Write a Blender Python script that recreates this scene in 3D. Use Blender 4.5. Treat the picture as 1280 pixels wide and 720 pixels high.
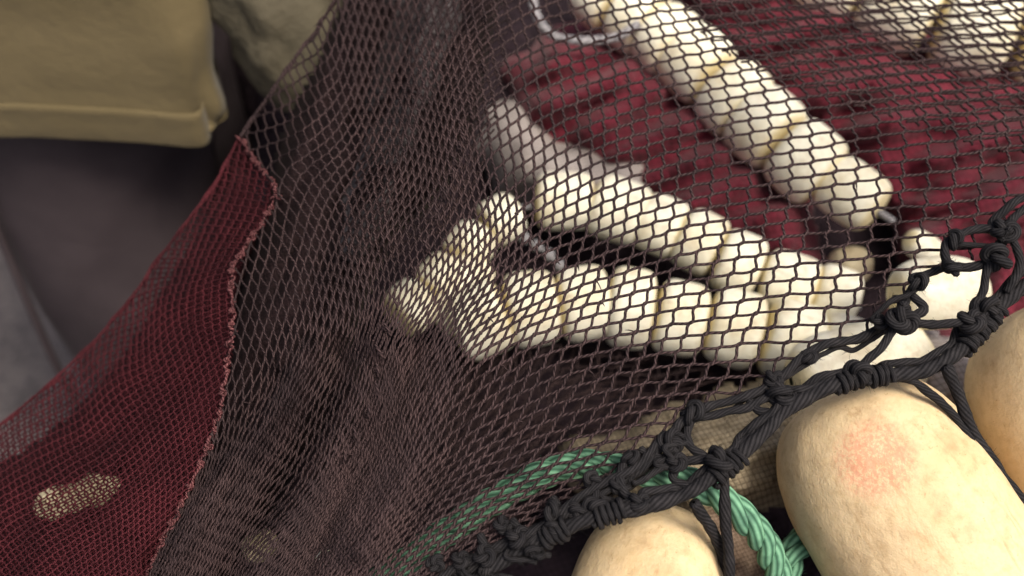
import bpy, bmesh, math, random
import numpy as np
from mathutils import Vector, noise

random.seed(7)
rng = np.random.default_rng(11)
for o in list(bpy.data.objects):
    bpy.data.objects.remove(o)
SC = bpy.context.scene
COL = SC.collection

# ------------------------------------------------------------------ camera
CAM_H = 1.4
PITCH = math.radians(45)
FPX = 1280 * 35.0 / 36.0
cam_d = bpy.data.cameras.new('camera')
cam_d.lens = 35.0
cam_d.sensor_width = 36.0
cam_d.clip_start = 0.02
cam_d.clip_end = 200
cam_d.dof.use_dof = True
cam_d.dof.focus_distance = 0.566
cam_d.dof.aperture_fstop = 4.0
cam = bpy.data.objects.new('camera', cam_d)
COL.objects.link(cam)
cam.location = (0, 0, CAM_H)
cam.rotation_euler = (math.radians(90) - PITCH, 0, 0)
SC.camera = cam

# ------------------------------------------------------------------ light
SUN_EL, SUN_AZ = math.radians(60), math.radians(136)      # azimuth from +y towards +x
world = bpy.data.worlds.new('World')
SC.world = world
world.use_nodes = True
wn = world.node_tree
wn.nodes.clear()
sky = wn.nodes.new('ShaderNodeTexSky')
sky.sky_type = 'NISHITA'
sky.sun_disc = False
sky.sun_elevation = SUN_EL
sky.sun_rotation = SUN_AZ
sky.dust_density = 7.0
sky.air_density = 0.7
sky.ozone_density = 0.3
bgn = wn.nodes.new('ShaderNodeBackground')
bgn.inputs['Strength'].default_value = 0.125
wout = wn.nodes.new('ShaderNodeOutputWorld')
wn.links.new(sky.outputs[0], bgn.inputs['Color'])
wn.links.new(bgn.outputs[0], wout.inputs['Surface'])
sun_d = bpy.data.lights.new('sun', 'SUN')
sun_d.energy = 2.6
sun_d.angle = math.radians(22)
sun_d.color = (1.0, 0.92, 0.78)
sun = bpy.data.objects.new('sun', sun_d)
COL.objects.link(sun)
sd = Vector((math.sin(SUN_AZ) * math.cos(SUN_EL), math.cos(SUN_AZ) * math.cos(SUN_EL), math.sin(SUN_EL)))
sun.rotation_euler = sd.to_track_quat('Z', 'Y').to_euler()
sun.location = sd * 6
SC.view_settings.view_transform = 'Standard'
SC.view_settings.look = 'None'
SC.view_settings.exposure = 0.42
SC.view_settings.gamma = 1.0
SC.view_settings.use_curve_mapping = False
SC.render.engine = 'CYCLES'

# ------------------------------------------------------------------ geometry helpers
SP, CP = math.sin(PITCH), math.cos(PITCH)


def at(px, py, d):
    """pixel (1280x720 frame) and depth along the view axis -> world (arrays allowed)"""
    px, py, d = np.broadcast_arrays(np.asarray(px, float), np.asarray(py, float), np.asarray(d, float))
    u = (px - 640) / FPX * d
    v = -(py - 360) / FPX * d
    return np.stack([u, d * CP + v * SP, CAM_H - d * SP + v * CP], -1)


def heap_depth(py):
    """depth of the sloping top of the net heap seen at image row py"""
    return 1.0 / (1.176 + (np.asarray(py, float) - 360) / 360 * 0.1755)


def tps_fit(P, V):
    P = np.asarray(P, float) / 500.0
    V = np.asarray(V, float)
    r2 = ((P[:, None] - P[None]) ** 2).sum(-1)
    K = 0.5 * r2 * np.log(r2 + 1e-12) + 1e-4 * np.eye(len(P))
    Q = np.c_[np.ones(len(P)), P]
    A = np.block([[K, Q], [Q.T, np.zeros((3, 3))]])
    w = np.linalg.solve(A, np.concatenate([V, np.zeros(3)]))

    def f(x, y):
        x, y = np.broadcast_arrays(np.asarray(x, float), np.asarray(y, float))
        q = np.stack([x.ravel(), y.ravel()], -1) / 500.0
        r2 = ((q[:, None] - P[None]) ** 2).sum(-1)
        return (0.5 * r2 * np.log(r2 + 1e-12) @ w[:len(P)] + w[-3] + q @ w[-2:]).reshape(x.shape)
    return f


def inside(poly, x, y):
    poly = np.asarray(poly, float)
    r = np.zeros(np.shape(x), bool)
    for (x0, y0), (x1, y1) in zip(poly, np.roll(poly, -1, 0)):
        c = (y0 > y) != (y1 > y)
        r ^= c & (x < (x1 - x0) * (y - y0) / (y1 - y0 + 1e-12) + x0)
    return r


def dist_poly(poly, x, y, closed=True):
    poly = np.asarray(poly, float)
    d = np.full(np.shape(x), 1e9)
    nxt = np.roll(poly, -1, 0)
    n = len(poly) if closed else len(poly) - 1
    for i in range(n):
        (x0, y0), (x1, y1) = poly[i], nxt[i]
        L = (x1 - x0) ** 2 + (y1 - y0) ** 2 + 1e-9
        t = np.clip(((x - x0) * (x1 - x0) + (y - y0) * (y1 - y0)) / L, 0, 1)
        d = np.minimum(d, np.hypot(x - x0 - t * (x1 - x0), y - y0 - t * (y1 - y0)))
    return d


def vnoise(x, y, s=0):
    """cheap smooth value noise on arrays, -1..1"""
    x, y = np.broadcast_arrays(np.asarray(x, float), np.asarray(y, float))
    xi, yi = np.floor(x).astype(np.int64), np.floor(y).astype(np.int64)
    fx, fy = x - xi, y - yi
    fx, fy = fx * fx * (3 - 2 * fx), fy * fy * (3 - 2 * fy)

    def h(a, b):
        v = np.sin(a * 127.1 + b * 311.7 + s * 74.7) * 43758.5453
        return (v - np.floor(v)) * 2 - 1
    return (h(xi, yi) * (1 - fx) + h(xi + 1, yi) * fx) * (1 - fy) + (h(xi, yi + 1) * (1 - fx) + h(xi + 1, yi + 1) * fx) * fy


def spline(pts, n):
    """Catmull-Rom through pts (any dimension), n samples"""
    P = np.asarray(pts, float)
    P = np.vstack([2 * P[0] - P[1], P, 2 * P[-1] - P[-2]])
    t = np.linspace(0, len(P) - 3 - 1e-6, n)
    i = t.astype(int)
    f = (t - i)[:, None]
    a, b, c, d = P[i], P[i + 1], P[i + 2], P[i + 3]
    return 0.5 * (2 * b + (c - a) * f + (2 * a - 5 * b + 4 * c - d) * f ** 2 + (3 * b - a - 3 * c + d) * f ** 3)


def resample(C, step):
    L = np.r_[0, np.cumsum(np.linalg.norm(np.diff(C, axis=0), axis=1))]
    n = max(3, int(L[-1] / step))
    s = np.linspace(0, L[-1], n)
    return np.stack([np.interp(s, L, C[:, k]) for k in range(C.shape[1])], -1)


class MB:
    """collects geometry for ONE mesh object"""

    def __init__(self):
        self.v, self.f, self.uv, self.n = [], [], [], 0

    def add(self, V, F, UV=None):
        V = np.asarray(V, float).reshape(-1, 3)
        F = np.asarray(F, np.int64)
        self.v.append(V)
        self.f.append(F + self.n)
        self.uv.append(np.zeros(F.shape + (2,)) if UV is None else np.asarray(UV, float))
        self.n += len(V)

    def tubes(self, C, R, S=6, uscale=1.0, caps=True):
        """C (M,K,3) centre lines, R scalar / (K,) / (M,K) radii"""
        C = np.asarray(C, float)
        M, K = C.shape[:2]
        R = np.broadcast_to(np.asarray(R, float), (M, K))
        T = np.empty_like(C)
        T[:, 1:-1] = C[:, 2:] - C[:, :-2]
        T[:, 0], T[:, -1] = C[:, 1] - C[:, 0], C[:, -1] - C[:, -2]
        T /= np.linalg.norm(T, axis=-1, keepdims=True) + 1e-12
        N = np.empty_like(C)
        ref = np.where(np.abs(T[:, 0, 2:3]) > 0.9, [[1.0, 0, 0]], [[0, 0, 1.0]])
        n = np.cross(T[:, 0], ref)
        for k in range(K):
            n = n - (n * T[:, k]).sum(-1, keepdims=True) * T[:, k]
            n /= np.linalg.norm(n, axis=-1, keepdims=True) + 1e-12
            N[:, k] = n
        B = np.cross(T, N)
        a = np.linspace(0, 2 * math.pi, S, endpoint=False)
        V = C[:, :, None] + R[:, :, None, None] * (N[:, :, None] * np.cos(a)[:, None] + B[:, :, None] * np.sin(a)[:, None])
        idx = np.arange(M * K * S).reshape(M, K, S)
        i0, i1 = idx[:, :-1], idx[:, 1:]
        F = np.stack([i0, np.roll(i0, -1, 2), np.roll(i1, -1, 2), i1], -1).reshape(-1, 4)
        L = np.concatenate([np.zeros((M, 1)), np.cumsum(np.linalg.norm(np.diff(C, axis=1), axis=-1), 1)], 1) * uscale
        L = L + rng.random((M, 1))
        s0 = np.arange(S) / S
        u0 = np.broadcast_to(L[:, :-1, None], (M, K - 1, S))
        u1 = np.broadcast_to(L[:, 1:, None], (M, K - 1, S))
        v0 = np.broadcast_to(s0, (M, K - 1, S))
        v1 = v0 + 1.0 / S
        UV = np.stack([np.stack([u0, v0], -1), np.stack([u0, v1], -1), np.stack([u1, v1], -1), np.stack([u1, v0], -1)], 3).reshape(-1, 4, 2)
        self.add(V.reshape(-1, 3), F, UV)

    def tube(self, C, R, S=8, uscale=1.0):
        C = np.asarray(C, float)
        T0, T1 = C[0] - C[1], C[-1] - C[-2]
        r = np.broadcast_to(np.asarray(R, float), (len(C),)).copy()
        # round off both ends
        e = 0.35
        C = np.vstack([C[:1] + T0 / (np.linalg.norm(T0) + 1e-9) * r[0] * e, C, C[-1:] + T1 / (np.linalg.norm(T1) + 1e-9) * r[-1] * e])
        r = np.r_[r[0] * 0.25, r, r[-1] * 0.25]
        self.tubes(C[None], r[None], S, uscale)

    def grid(self, P, flip=False):
        ny, nx = P.shape[:2]
        idx = np.arange(nx * ny).reshape(ny, nx)
        F = np.stack([idx[:-1, :-1], idx[:-1, 1:], idx[1:, 1:], idx[1:, :-1]], -1).reshape(-1, 4)
        if flip:
            F = F[:, ::-1]
        uu, vv = np.meshgrid(np.linspace(0, 1, nx), np.linspace(0, 1, ny))
        uv = np.stack([uu, vv], -1).reshape(-1, 2)
        self.add(P.reshape(-1, 3), F, uv[F])

    def build(self, name, mat, parent=None, smooth=True):
        V = np.concatenate(self.v)
        F = np.concatenate(self.f)
        UV = np.concatenate(self.uv).reshape(-1, 2)
        me = bpy.data.meshes.new(name)
        me.vertices.add(len(V))
        me.vertices.foreach_set('co', V.astype(np.float32).ravel())
        w = F.shape[1]
        me.loops.add(F.size)
        me.loops.foreach_set('vertex_index', F.astype(np.int32).ravel())
        me.polygons.add(len(F))
        me.polygons.foreach_set('loop_start', np.arange(0, F.size, w, dtype=np.int32))
        me.polygons.foreach_set('use_smooth', np.full(len(F), smooth))
        uvl = me.uv_layers.new(name='UVMap')
        uvl.data.foreach_set('uv', UV.astype(np.float32).ravel())
        me.update(calc_edges=True)
        me.validate()
        me.materials.append(mat)
        o = bpy.data.objects.new(name, me)
        COL.objects.link(o)
        if parent is not None:
            o.parent = parent
        return o


def tag(o, label=None, cat=None, group=None, kind=None):
    if label:
        o['label'] = label
    if cat:
        o['category'] = cat
    if group:
        o['group'] = group
    if kind:
        o['kind'] = kind
    return o


def thing(name, label, cat, group=None):
    o = bpy.data.objects.new(name, None)
    o.empty_display_size = 0.02
    COL.objects.link(o)
    return tag(o, label, cat, group)


# ------------------------------------------------------------------ materials
class NT:
    def __init__(self, name, rough=0.7, spec=0.3):
        self.m = bpy.data.materials.new(name)
        self.m.use_nodes = True
        self.t = self.m.node_tree
        self.b = self.t.nodes['Principled BSDF']
        self.b.inputs['Roughness'].default_value = rough
        self.b.inputs['Specular IOR Level'].default_value = spec

    def n(self, typ, **kw):
        nd = self.t.nodes.new(typ)
        for k, v in kw.items():
            if k in nd.inputs:
                nd.inputs[k].default_value = v
            else:
                setattr(nd, k, v)
        return nd

    def l(self, a, b):
        self.t.links.new(a, b)

    def math(self, op, a, b=None):
        nd = self.n('ShaderNodeMath', operation=op)
        for i, x in enumerate((a, b)):
            if x is None:
                continue
            if hasattr(x, 'links') or hasattr(x, 'is_linked'):
                self.l(x, nd.inputs[i])
            else:
                nd.inputs[i].default_value = x
        return nd.outputs[0]

    def noise(self, scale, detail=3.0, coord='Object', rough=0.6):
        tc = self.n('ShaderNodeTexCoord')
        nz = self.n('ShaderNodeTexNoise', Scale=scale, Detail=detail, Roughness=rough)
        self.l(tc.outputs[coord], nz.inputs['Vector'])
        return nz.outputs['Fac']

    def ramp(self, fac, stops):
        r = self.n('ShaderNodeValToRGB')
        e = r.color_ramp.elements
        while len(e) < len(stops):
            e.new(0.5)
        for el, (p, c) in zip(e, stops):
            el.position = p
            el.color = (*c, 1)
        self.l(fac, r.inputs['Fac'])
        return r.outputs['Color']

    def mix(self, fac, a, b, blend='MIX'):
        m = self.n('ShaderNodeMix', data_type='RGBA', blend_type=blend)
        for sock, x in ((m.inputs[0], fac), (m.inputs[6], a), (m.inputs[7], b)):
            if hasattr(x, 'is_linked'):
                self.l(x, sock)
            elif isinstance(x, tuple):
                sock.default_value = (*x, 1)
            else:
                sock.default_value = x
        return m.outputs[2]

    def bump(self, h, strength=0.5, dist=0.001, prev=None):
        b = self.n('ShaderNodeBump', Strength=strength, Distance=dist)
        self.l(h, b.inputs['Height'])
        if prev is not None:
            self.l(prev, b.inputs['Normal'])
        self.l(b.outputs[0], self.b.inputs['Normal'])
        return b.outputs[0]

    def color(self, c):
        if isinstance(c, tuple):
            self.b.inputs['Base Color'].default_value = (*c, 1)
        else:
            self.l(c, self.b.inputs['Base Color'])


def mat_twine(name, c_lo, c_hi, strands=2, bump_d=0.0004, big=30.0, grit=0.25):
    """twisted cord: the UV runs along (u, in twist pitches) and around (v) the cord"""
    t = NT(name, 0.8, 0.16)
    uv = t.n('ShaderNodeUVMap')
    sep = t.n('ShaderNodeSeparateXYZ')
    t.l(uv.outputs[0], sep.inputs[0])
    ph = t.math('ADD', sep.outputs[0], t.math('MULTIPLY', sep.outputs[1], float(strands)))
    s = t.math('SINE', t.math('MULTIPLY', ph, 2 * math.pi))
    s = t.math('MULTIPLY', t.math('ADD', s, 1.0), 0.5)
    s = t.math('POWER', s, 0.6)
    var = t.noise(big, 3)
    col = t.ramp(s, [(0.0, tuple(x * 0.45 for x in c_lo)), (0.55, c_lo), (1.0, c_hi)])
    v2 = t.ramp(var, [(0.3, (0.62, 0.62, 0.65)), (0.7, (1.3, 1.26, 1.22))])
    col = t.mix(1.0, col, v2, 'MULTIPLY')
    t.color(col)
    nb = t.bump(t.noise(2600 if grit < 0.5 else 1500, 3), grit, 0.0003 if grit < 0.5 else 0.0006)
    t.bump(s, 0.9, bump_d, nb)
    return t.m


def mat_foam(name, base, dirt, pore=900.0, scuff=None, sss=0.0, ends=None):
    t = NT(name, 0.62, 0.3)
    c = t.ramp(t.noise(14, 5), [(0.28, dirt), (0.5, base), (0.8, tuple(min(1, x * 1.06) for x in base))])
    fine = t.ramp(t.noise(160, 4), [(0.30, (0.86, 0.82, 0.76)), (0.52, (1, 1, 1))])
    c = t.mix(0.8, c, fine, 'MULTIPLY')
    specks = t.ramp(t.noise(420, 2), [(0.26, (0.62, 0.5, 0.4)), (0.34, (1, 1, 1))])
    c = t.mix(0.55, c, specks, 'MULTIPLY')
    tw = t.n('ShaderNodeTexCoord')
    mpg = t.n('ShaderNodeMapping')
    mpg.inputs['Scale'].default_value = (60, 60, 9)
    mpg.inputs['Rotation'].default_value = (0.4, 0.7, 0.2)
    t.l(tw.outputs['Object'], mpg.inputs['Vector'])
    sn = t.n('ShaderNodeTexNoise', Scale=1.6, Detail=8.0, Roughness=0.75)
    t.l(mpg.outputs[0], sn.inputs['Vector'])
    scr = t.ramp(sn.outputs['Fac'], [(0.34, (0.70, 0.60, 0.52)), (0.43, (1, 1, 1))])
    c = t.mix(0.6, c, scr, 'MULTIPLY')
    grime = t.ramp(t.noise(38, 7, rough=0.72), [(0.36, (0.78, 0.74, 0.72)), (0.5, (1, 1, 1))])
    c = t.mix(0.75, c, grime, 'MULTIPLY')
    if ends:      # yellowed foam at both ends of a float
        tcg = t.n('ShaderNodeTexCoord')
        sg = t.n('ShaderNodeSeparateXYZ')
        t.l(tcg.outputs['Generated'], sg.inputs[0])
        e_ = t.math('MULTIPLY', t.math('SUBTRACT', t.math('ABSOLUTE', t.math('SUBTRACT', sg.outputs[2], 0.5)), 0.40), 9.0)
        e_ = t.math('MINIMUM', t.math('MAXIMUM', e_, 0.0), 0.7)
        c = t.mix(e_, c, ends)
    if scuff:
        tc = t.n('ShaderNodeTexCoord')
        mp = t.n('ShaderNodeVectorMath', operation='SUBTRACT')
        t.l(tc.outputs['Object'], mp.inputs[0])
        mp.inputs[1].default_value = scuff[0]
        ln = t.n('ShaderNodeVectorMath', operation='LENGTH')
        t.l(mp.outputs[0], ln.inputs[0])
        fall = t.n('ShaderNodeMapRange')
        t.l(ln.outputs['Value'], fall.inputs[0])
        fall.inputs[1].default_value = 0.0
        fall.inputs[2].default_value = scuff[1]
        fall.inputs[3].default_value = 1.0
        fall.inputs[4].default_value = 0.0
        nz = t.noise(420, 6, rough=0.75)
        k = t.math('MULTIPLY', fall.outputs[0], t.math('MULTIPLY', t.math('SUBTRACT', nz, 0.40), 6.5))
        k = t.math('MINIMUM', t.math('MAXIMUM', k, 0.0), 0.42)
        c = t.mix(k, c, (0.62, 0.12, 0.08))
    t.color(c)
    b1 = t.bump(t.noise(110, 5), 0.5, 0.002)
    vo = t.n('ShaderNodeTexVoronoi', Scale=pore)
    tc = t.n('ShaderNodeTexCoord')
    t.l(tc.outputs['Object'], vo.inputs['Vector'])
    t.bump(vo.outputs['Distance'], 0.22, 0.0006, b1)
    if sss:
        t.b.inputs['Subsurface Weight'].default_value = sss
        t.b.inputs['Subsurface Radius'].default_value = (0.006, 0.004, 0.002)
        t.b.inputs['Subsurface Scale'].default_value = 1.0
    return t.m


def mat_cloth(name, a, b, scale=8.0, weave=0.0, rough=0.85, bumps=((40, 0.4, 0.004),), sheen=0.0):
    t = NT(name, rough, 0.2)
    c = t.ramp(t.noise(scale, 4), [(0.3, a), (0.7, b)])
    prev = None
    if weave:
        tc = t.n('ShaderNodeTexCoord')
        hs = []
        for ax in ((1, 0.35, 0.4), (-0.35, 1, 0.5)):
            d = t.n('ShaderNodeVectorMath', operation='DOT_PRODUCT')
            t.l(tc.outputs['Object'], d.inputs[0])
            d.inputs[1].default_value = Vector(ax).normalized()
            hs.append(t.math('ABSOLUTE', t.math('SINE', t.math('MULTIPLY', d.outputs['Value'], weave))))
        h = t.math('MULTIPLY', hs[0], hs[1])
        c = t.mix(0.8, c, t.ramp(h, [(0.0, (0.45, 0.42, 0.4)), (0.4, (1, 1, 1))]), 'MULTIPLY')
        prev = t.bump(h, 0.5, 0.0008)
    t.color(c)
    for s, st, d in bumps:
        prev = t.bump(t.noise(s, 4), st, d, prev)
    t.b.inputs['Sheen Weight'].default_value = sheen
    return t.m


M = {}
M['twine'] = mat_twine('dark_twine', (0.025, 0.015, 0.0165), (0.058, 0.038, 0.039))
M['twine_red'] = mat_twine('red_twine', (0.042, 0.006, 0.010), (0.085, 0.017, 0.023))
M['seam'] = mat_twine('faded_pink_lacing', (0.075, 0.022, 0.026), (0.16, 0.068, 0.070), big=120)
M['rope'] = mat_twine('black_cord', (0.013, 0.0125, 0.0145), (0.025, 0.024, 0.0265), strands=9, bump_d=0.00025, big=160, grit=0.8)
M['green'] = mat_twine('green_rope_strand', (0.080, 0.205, 0.130), (0.16, 0.34, 0.225), strands=7, bump_d=0.00025, big=90)
M['grey_rope'] = mat_twine('grey_cord', (0.20, 0.20, 0.22), (0.36, 0.36, 0.38), strands=3, big=40)
M['foam'] = mat_foam('cream_foam', (0.655, 0.505, 0.305), (0.57, 0.415, 0.225), sss=0.15)
M['foam_scuffed'] = mat_foam('cream_foam_scuffed', (0.655, 0.505, 0.305), (0.57, 0.415, 0.225), scuff=((0, 0, 0), 0.026), sss=0.15)
M['foam_dull'] = mat_foam('dirty_foam', (0.50, 0.44, 0.30), (0.34, 0.28, 0.17), pore=500)
M['foam_small'] = mat_foam('pale_foam', (0.86, 0.84, 0.70), (0.76, 0.69, 0.47), pore=500, ends=(0.70, 0.58, 0.28))
M['heap'] = mat_cloth('dark_heaped_netting', (0.009, 0.005, 0.008), (0.030, 0.018, 0.025), 30, weave=620, bumps=((60, 0.8, 0.012), (260, 0.6, 0.004)))
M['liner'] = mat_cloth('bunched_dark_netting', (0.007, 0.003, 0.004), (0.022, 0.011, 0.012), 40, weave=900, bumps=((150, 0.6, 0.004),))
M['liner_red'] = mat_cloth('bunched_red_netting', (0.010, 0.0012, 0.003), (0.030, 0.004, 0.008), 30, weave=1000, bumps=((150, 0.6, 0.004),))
M['red'] = mat_cloth('red_netting', (0.078, 0.008, 0.017), (0.165, 0.018, 0.035), 22, weave=420, bumps=((45, 0.5, 0.010), (170, 0.5, 0.004)), sheen=0.1)
M['greycloth'] = mat_cloth('grey_netting', (0.30, 0.27, 0.26), (0.46, 0.42, 0.40), 30, weave=700, bumps=((120, 0.5, 0.004),))
M['dimcloth'] = mat_cloth('dusty_grey_netting', (0.015, 0.012, 0.014), (0.17, 0.15, 0.155), 150, weave=700, bumps=((160, 0.7, 0.004),))
M['beige'] = mat_cloth('beige_netting', (0.17, 0.135, 0.085), (0.40, 0.335, 0.23), 60, weave=900, bumps=((70, 0.7, 0.008), (300, 0.5, 0.003)))
M['brown'] = mat_cloth('brown_netting', (0.15, 0.105, 0.075), (0.30, 0.22, 0.165), 40, weave=1300, bumps=((70, 0.7, 0.008),))
M['shirt'] = mat_cloth('khaki_cotton', (0.100, 0.078, 0.038), (0.128, 0.101, 0.052), 9, bumps=((14, 0.35, 0.012), (900, 0.25, 0.0006)), sheen=0.1)
M['sleeve'] = mat_cloth('greyer_khaki_cotton', (0.058, 0.050, 0.033), (0.110, 0.097, 0.066), 14, bumps=((20, 0.6, 0.014), (900, 0.25, 0.0006)))  # sleeves: darker, greyer khaki than the shirt body
M['trouser'] = mat_cloth('grey_rubber', (0.036, 0.028, 0.032), (0.064, 0.051, 0.056), 7, rough=0.48, bumps=((9, 0.25, 0.015), (120, 0.1, 0.002)))
M['skin'] = mat_cloth('skin', (0.30, 0.17, 0.11), (0.36, 0.21, 0.14), 20, rough=0.5, bumps=((300, 0.1, 0.001),))
M['hair'] = mat_cloth('dark_hair', (0.012, 0.009, 0.007), (0.03, 0.022, 0.018), 60, bumps=((400, 0.5, 0.003),))
M['boot'] = mat_cloth('black_rubber', (0.02, 0.02, 0.02), (0.035, 0.034, 0.034), 20, rough=0.4)


def mat_ground():
    t = NT('wet_concrete', 0.8, 0.3)
    c = t.ramp(t.noise(5, 6), [(0.30, (0.058, 0.054, 0.055)), (0.7, (0.140, 0.128, 0.125))])
    c2 = t.ramp(t.noise(70, 5, rough=0.75), [(0.35, (0.55, 0.55, 0.6)), (0.62, (1.5, 1.42, 1.4))])
    t.color(t.mix(1.0, c, c2, 'MULTIPLY'))
    b = t.bump(t.noise(90, 6), 0.7, 0.01)
    t.bump(t.noise(400, 3), 0.4, 0.003, b)
    return t.m


M['ground'] = mat_ground()

# ================================================================== the setting: ground
mb = MB()
gx, gy = np.meshgrid(np.linspace(-40, 40, 9), np.linspace(-40, 40, 9))
mb.grid(np.stack([gx, gy, 0 * gx], -1))
tag(mb.build('ground', M['ground']), kind='structure')

# ================================================================== the dark net heap
HX, HY = np.meshgrid(np.linspace(-0.9, 1.5, 241), np.linspace(-0.25, 2.3, 256))


def heap_z(X, Y):
    z = 0.690 + 0.317 * (Y - 0.372)
    z = np.minimum(z, 1.02 - 0.1 * np.clip(Y - 1.5, 0, 9))
    z = z + 0.020 * vnoise(X * 9, Y * 9, 1) + 0.012 * vnoise(X * 22, Y * 22, 2) + 0.010 * np.abs(vnoise(X * 48, Y * 48, 3))
    # raised under the head rope and its floats
    z = z + 0.095 * np.exp(-(((X - 0.26) / 0.22) ** 2 + ((Y - 0.27) / 0.12) ** 2))
    edge = -0.30 + 0.03 * vnoise(Y * 4, Y * 0 + 2.2, 4) - 0.28 * np.clip((Y - 0.99) / 0.12, 0, 1) - 0.10 * np.clip((Y - 1.2) / 0.1, 0, 1)
    for e, wd in (((X - edge + 0.02), 0.05), ((1.45 - X), 0.12), ((Y + 0.2), 0.10), ((2.25 - Y), 0.15)):
        s = np.clip(e / wd, 0, 1)
        z = z * (s * s * (3 - 2 * s))
    return z - 0.01


mb = MB()
mb.grid(np.stack([HX, HY, heap_z(HX, HY)], -1))
tag(mb.build('net_heap', M['heap']), 'big dark heap of netting lying under the floats and red netting', 'net heap')


# ================================================================== mounds lying on the heap
def mound(name, poly, mat, label, cat, lift=0.03, edge=35, seed=1, fold=(1, 0.6), amp=0.010, wav=28, dfun=None, step=7, parent=None):
    poly = np.asarray(poly, float)
    x0, y0 = poly.min(0) - 25
    x1, y1 = poly.max(0) + 25
    X, Y = np.meshgrid(np.arange(x0, x1, step), np.arange(y0, y1, step))
    sdv = dist_poly(poly, X, Y) * np.where(inside(poly, X, Y), 1, -1)
    sdv = sdv + 9 * vnoise(X / 30, Y / 30, seed)
    base = (heap_depth(Y) if dfun is None else dfun(X, Y))
    h = lift * (1 - np.exp(-np.clip(sdv, 0, 999) / edge)) * 1.1 - 0.0022 * np.clip(-sdv, 0, 40)
    f = np.asarray(fold, float) / np.hypot(*fold)
    w = X * f[0] + Y * f[1]
    wq = X * -f[1] + Y * f[0]
    ph = w / wav + 0.9 * vnoise(wq / 90, w / 60, seed + 5)
    ridges = 1 - np.abs(np.sin(ph * 1.6)) ** 0.8
    h = h + np.clip(sdv / 20, 0, 1) * amp * (ridges + 0.7 * vnoise(w / 16, wq / 50, seed + 3))
    P = at(X, Y, base - h)
    keep = sdv > -26
    idx = np.arange(X.size).reshape(X.shape)
    F = np.stack([idx[:-1, :-1], idx[:-1, 1:], idx[1:, 1:], idx[1:, :-1]], -1)
    kf = keep[:-1, :-1] & keep[:-1, 1:] & keep[1:, 1:] & keep[1:, :-1]
    F = F[kf]
    used = np.unique(F)
    remap = np.full(X.size, -1)
    remap[used] = np.arange(len(used))
    m = MB()
    m.add(P.reshape(-1, 3)[used], remap[F])
    o = m.build(name, mat, parent)
    so = o.modifiers.new('thickness', 'SOLIDIFY')
    so.thickness = 0.004
    so.offset = 0
    if parent is None:
        tag(o, label, cat)
    return o


mound('red_net_bundle', [(648, 85), (690, 55), (790, 58), (850, 110), (930, 190), (1000, 270), (1010, 330), (940, 322), (860, 290), (800, 240), (740, 205), (660, 150)],
      M['red'], 'dark red bundle of netting between the two middle rows of cream floats', 'red netting', 0.030, 30, 3, (0.5, 1), 0.030, 24)
mound('red_net_bundle', [(830, -60), (1010, -60), (1130, 60), (1400, 95), (1640, 60), (1680, 330), (1420, 400), (1230, 350), (1150, 320), (1100, 230), (1010, 140), (930, 70)],
      M['red'], 'broad dark red sheet of netting right of the long diagonal float row', 'red netting', 0.024, 40, 9, (0.35, 1), 0.028, 27)
mound('red_net_bundle', [(1120, 405), (1190, 400), (1260, 300), (1400, 300), (1400, 440), (1200, 470), (1130, 450)],
      M['red'], 'small dark red fold of netting seen through the knotted black border', 'red netting', 0.022, 22, 12, (1, 0.4), 0.008, 20, dfun=lambda x, y: heap_depth(y) * 0.99)
mound('grey_net_bundle', [(618, 150), (650, 138), (700, 172), (800, 198), (815, 240), (770, 262), (690, 250), (640, 222), (615, 185)],
      M['greycloth'], 'pale grey strip of netting below the left red bundle', 'grey netting', 0.034, 22, 14, (1, 0.3), 0.006, 18)
mound('beige_net_bundle', [(720, 572), (800, 552), (862, 528), (920, 505), (1000, 500), (1020, 560), (975, 600), (930, 620), (868, 636), (800, 612), (730, 598)],
      M['beige'], 'beige woven netting bundle behind the black border beside the large floats', 'beige netting', 0.03, 25, 17, (0.3, 1), 0.010, 22,
      dfun=lambda x, y: 0.655 + (600 - y) * 0.0004, step=6)
mound('brown_net_bundle', [(872, 640), (925, 650), (968, 722), (975, 800), (865, 800)],
      M['brown'], 'dull brown netting strip between the bottom float and the green rope', 'brown netting', 0.02, 20, 33, (1, 0.3), 0.008, 18,
      dfun=lambda x, y: 0.640 + 0 * x, step=6)
mound('grey_net_bundle', [(1085, 425), (1130, 420), (1215, 470), (1260, 560), (1215, 590), (1150, 500)],
      M['greycloth'], 'grey netting wedge in the gap between the two right large floats', 'grey netting', 0.02, 20, 21, (1, 0.5), 0.006, 18,
      dfun=lambda x, y: 0.70 + 0 * x)


# ================================================================== floats
def float_mesh(name, r, hl, e=2.6, seed=0, nu=40, nv=26, hole=0.0, dent=0.02):
    """barrel-shaped foam float with rounded shoulders, axis along local z"""
    V, F = [], []
    for j in range(nv + 1):
        ph = -math.pi / 2 + math.pi * j / nv
        c, s = math.cos(ph), math.sin(ph)
        rr = math.copysign(abs(c) ** (2 / e), c) * r
        zz = math.copysign(abs(s) ** (2 / e), s) * hl
        rr = max(rr, r * hole if hole else 0.0)
        for i in range(nu):
            a = 2 * math.pi * i / nu
            p = Vector((math.cos(a) * rr, math.sin(a) * rr, zz))
            k = 1 + dent * noise.noise(p * (1.6 / r) * 0.6 + Vector((seed * 3.1, 0, 0))) + dent * 0.35 * noise.noise(p * (4 / r) + Vector((0, seed * 1.7, 0)))
            V.append((p.x * k, p.y * k, p.z * (1 + 0.5 * (k - 1))))
    for j in range(nv):
        for i in range(nu):
            F.append((j * nu + i, j * nu + (i + 1) % nu, (j + 1) * nu + (i + 1) % nu, (j + 1) * nu + i))
    me = bpy.data.meshes.new(name)
    me.from_pydata(V, [], F)
    me.polygons.foreach_set('use_smooth', [True] * len(F))
    me.update()
    return me


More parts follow.
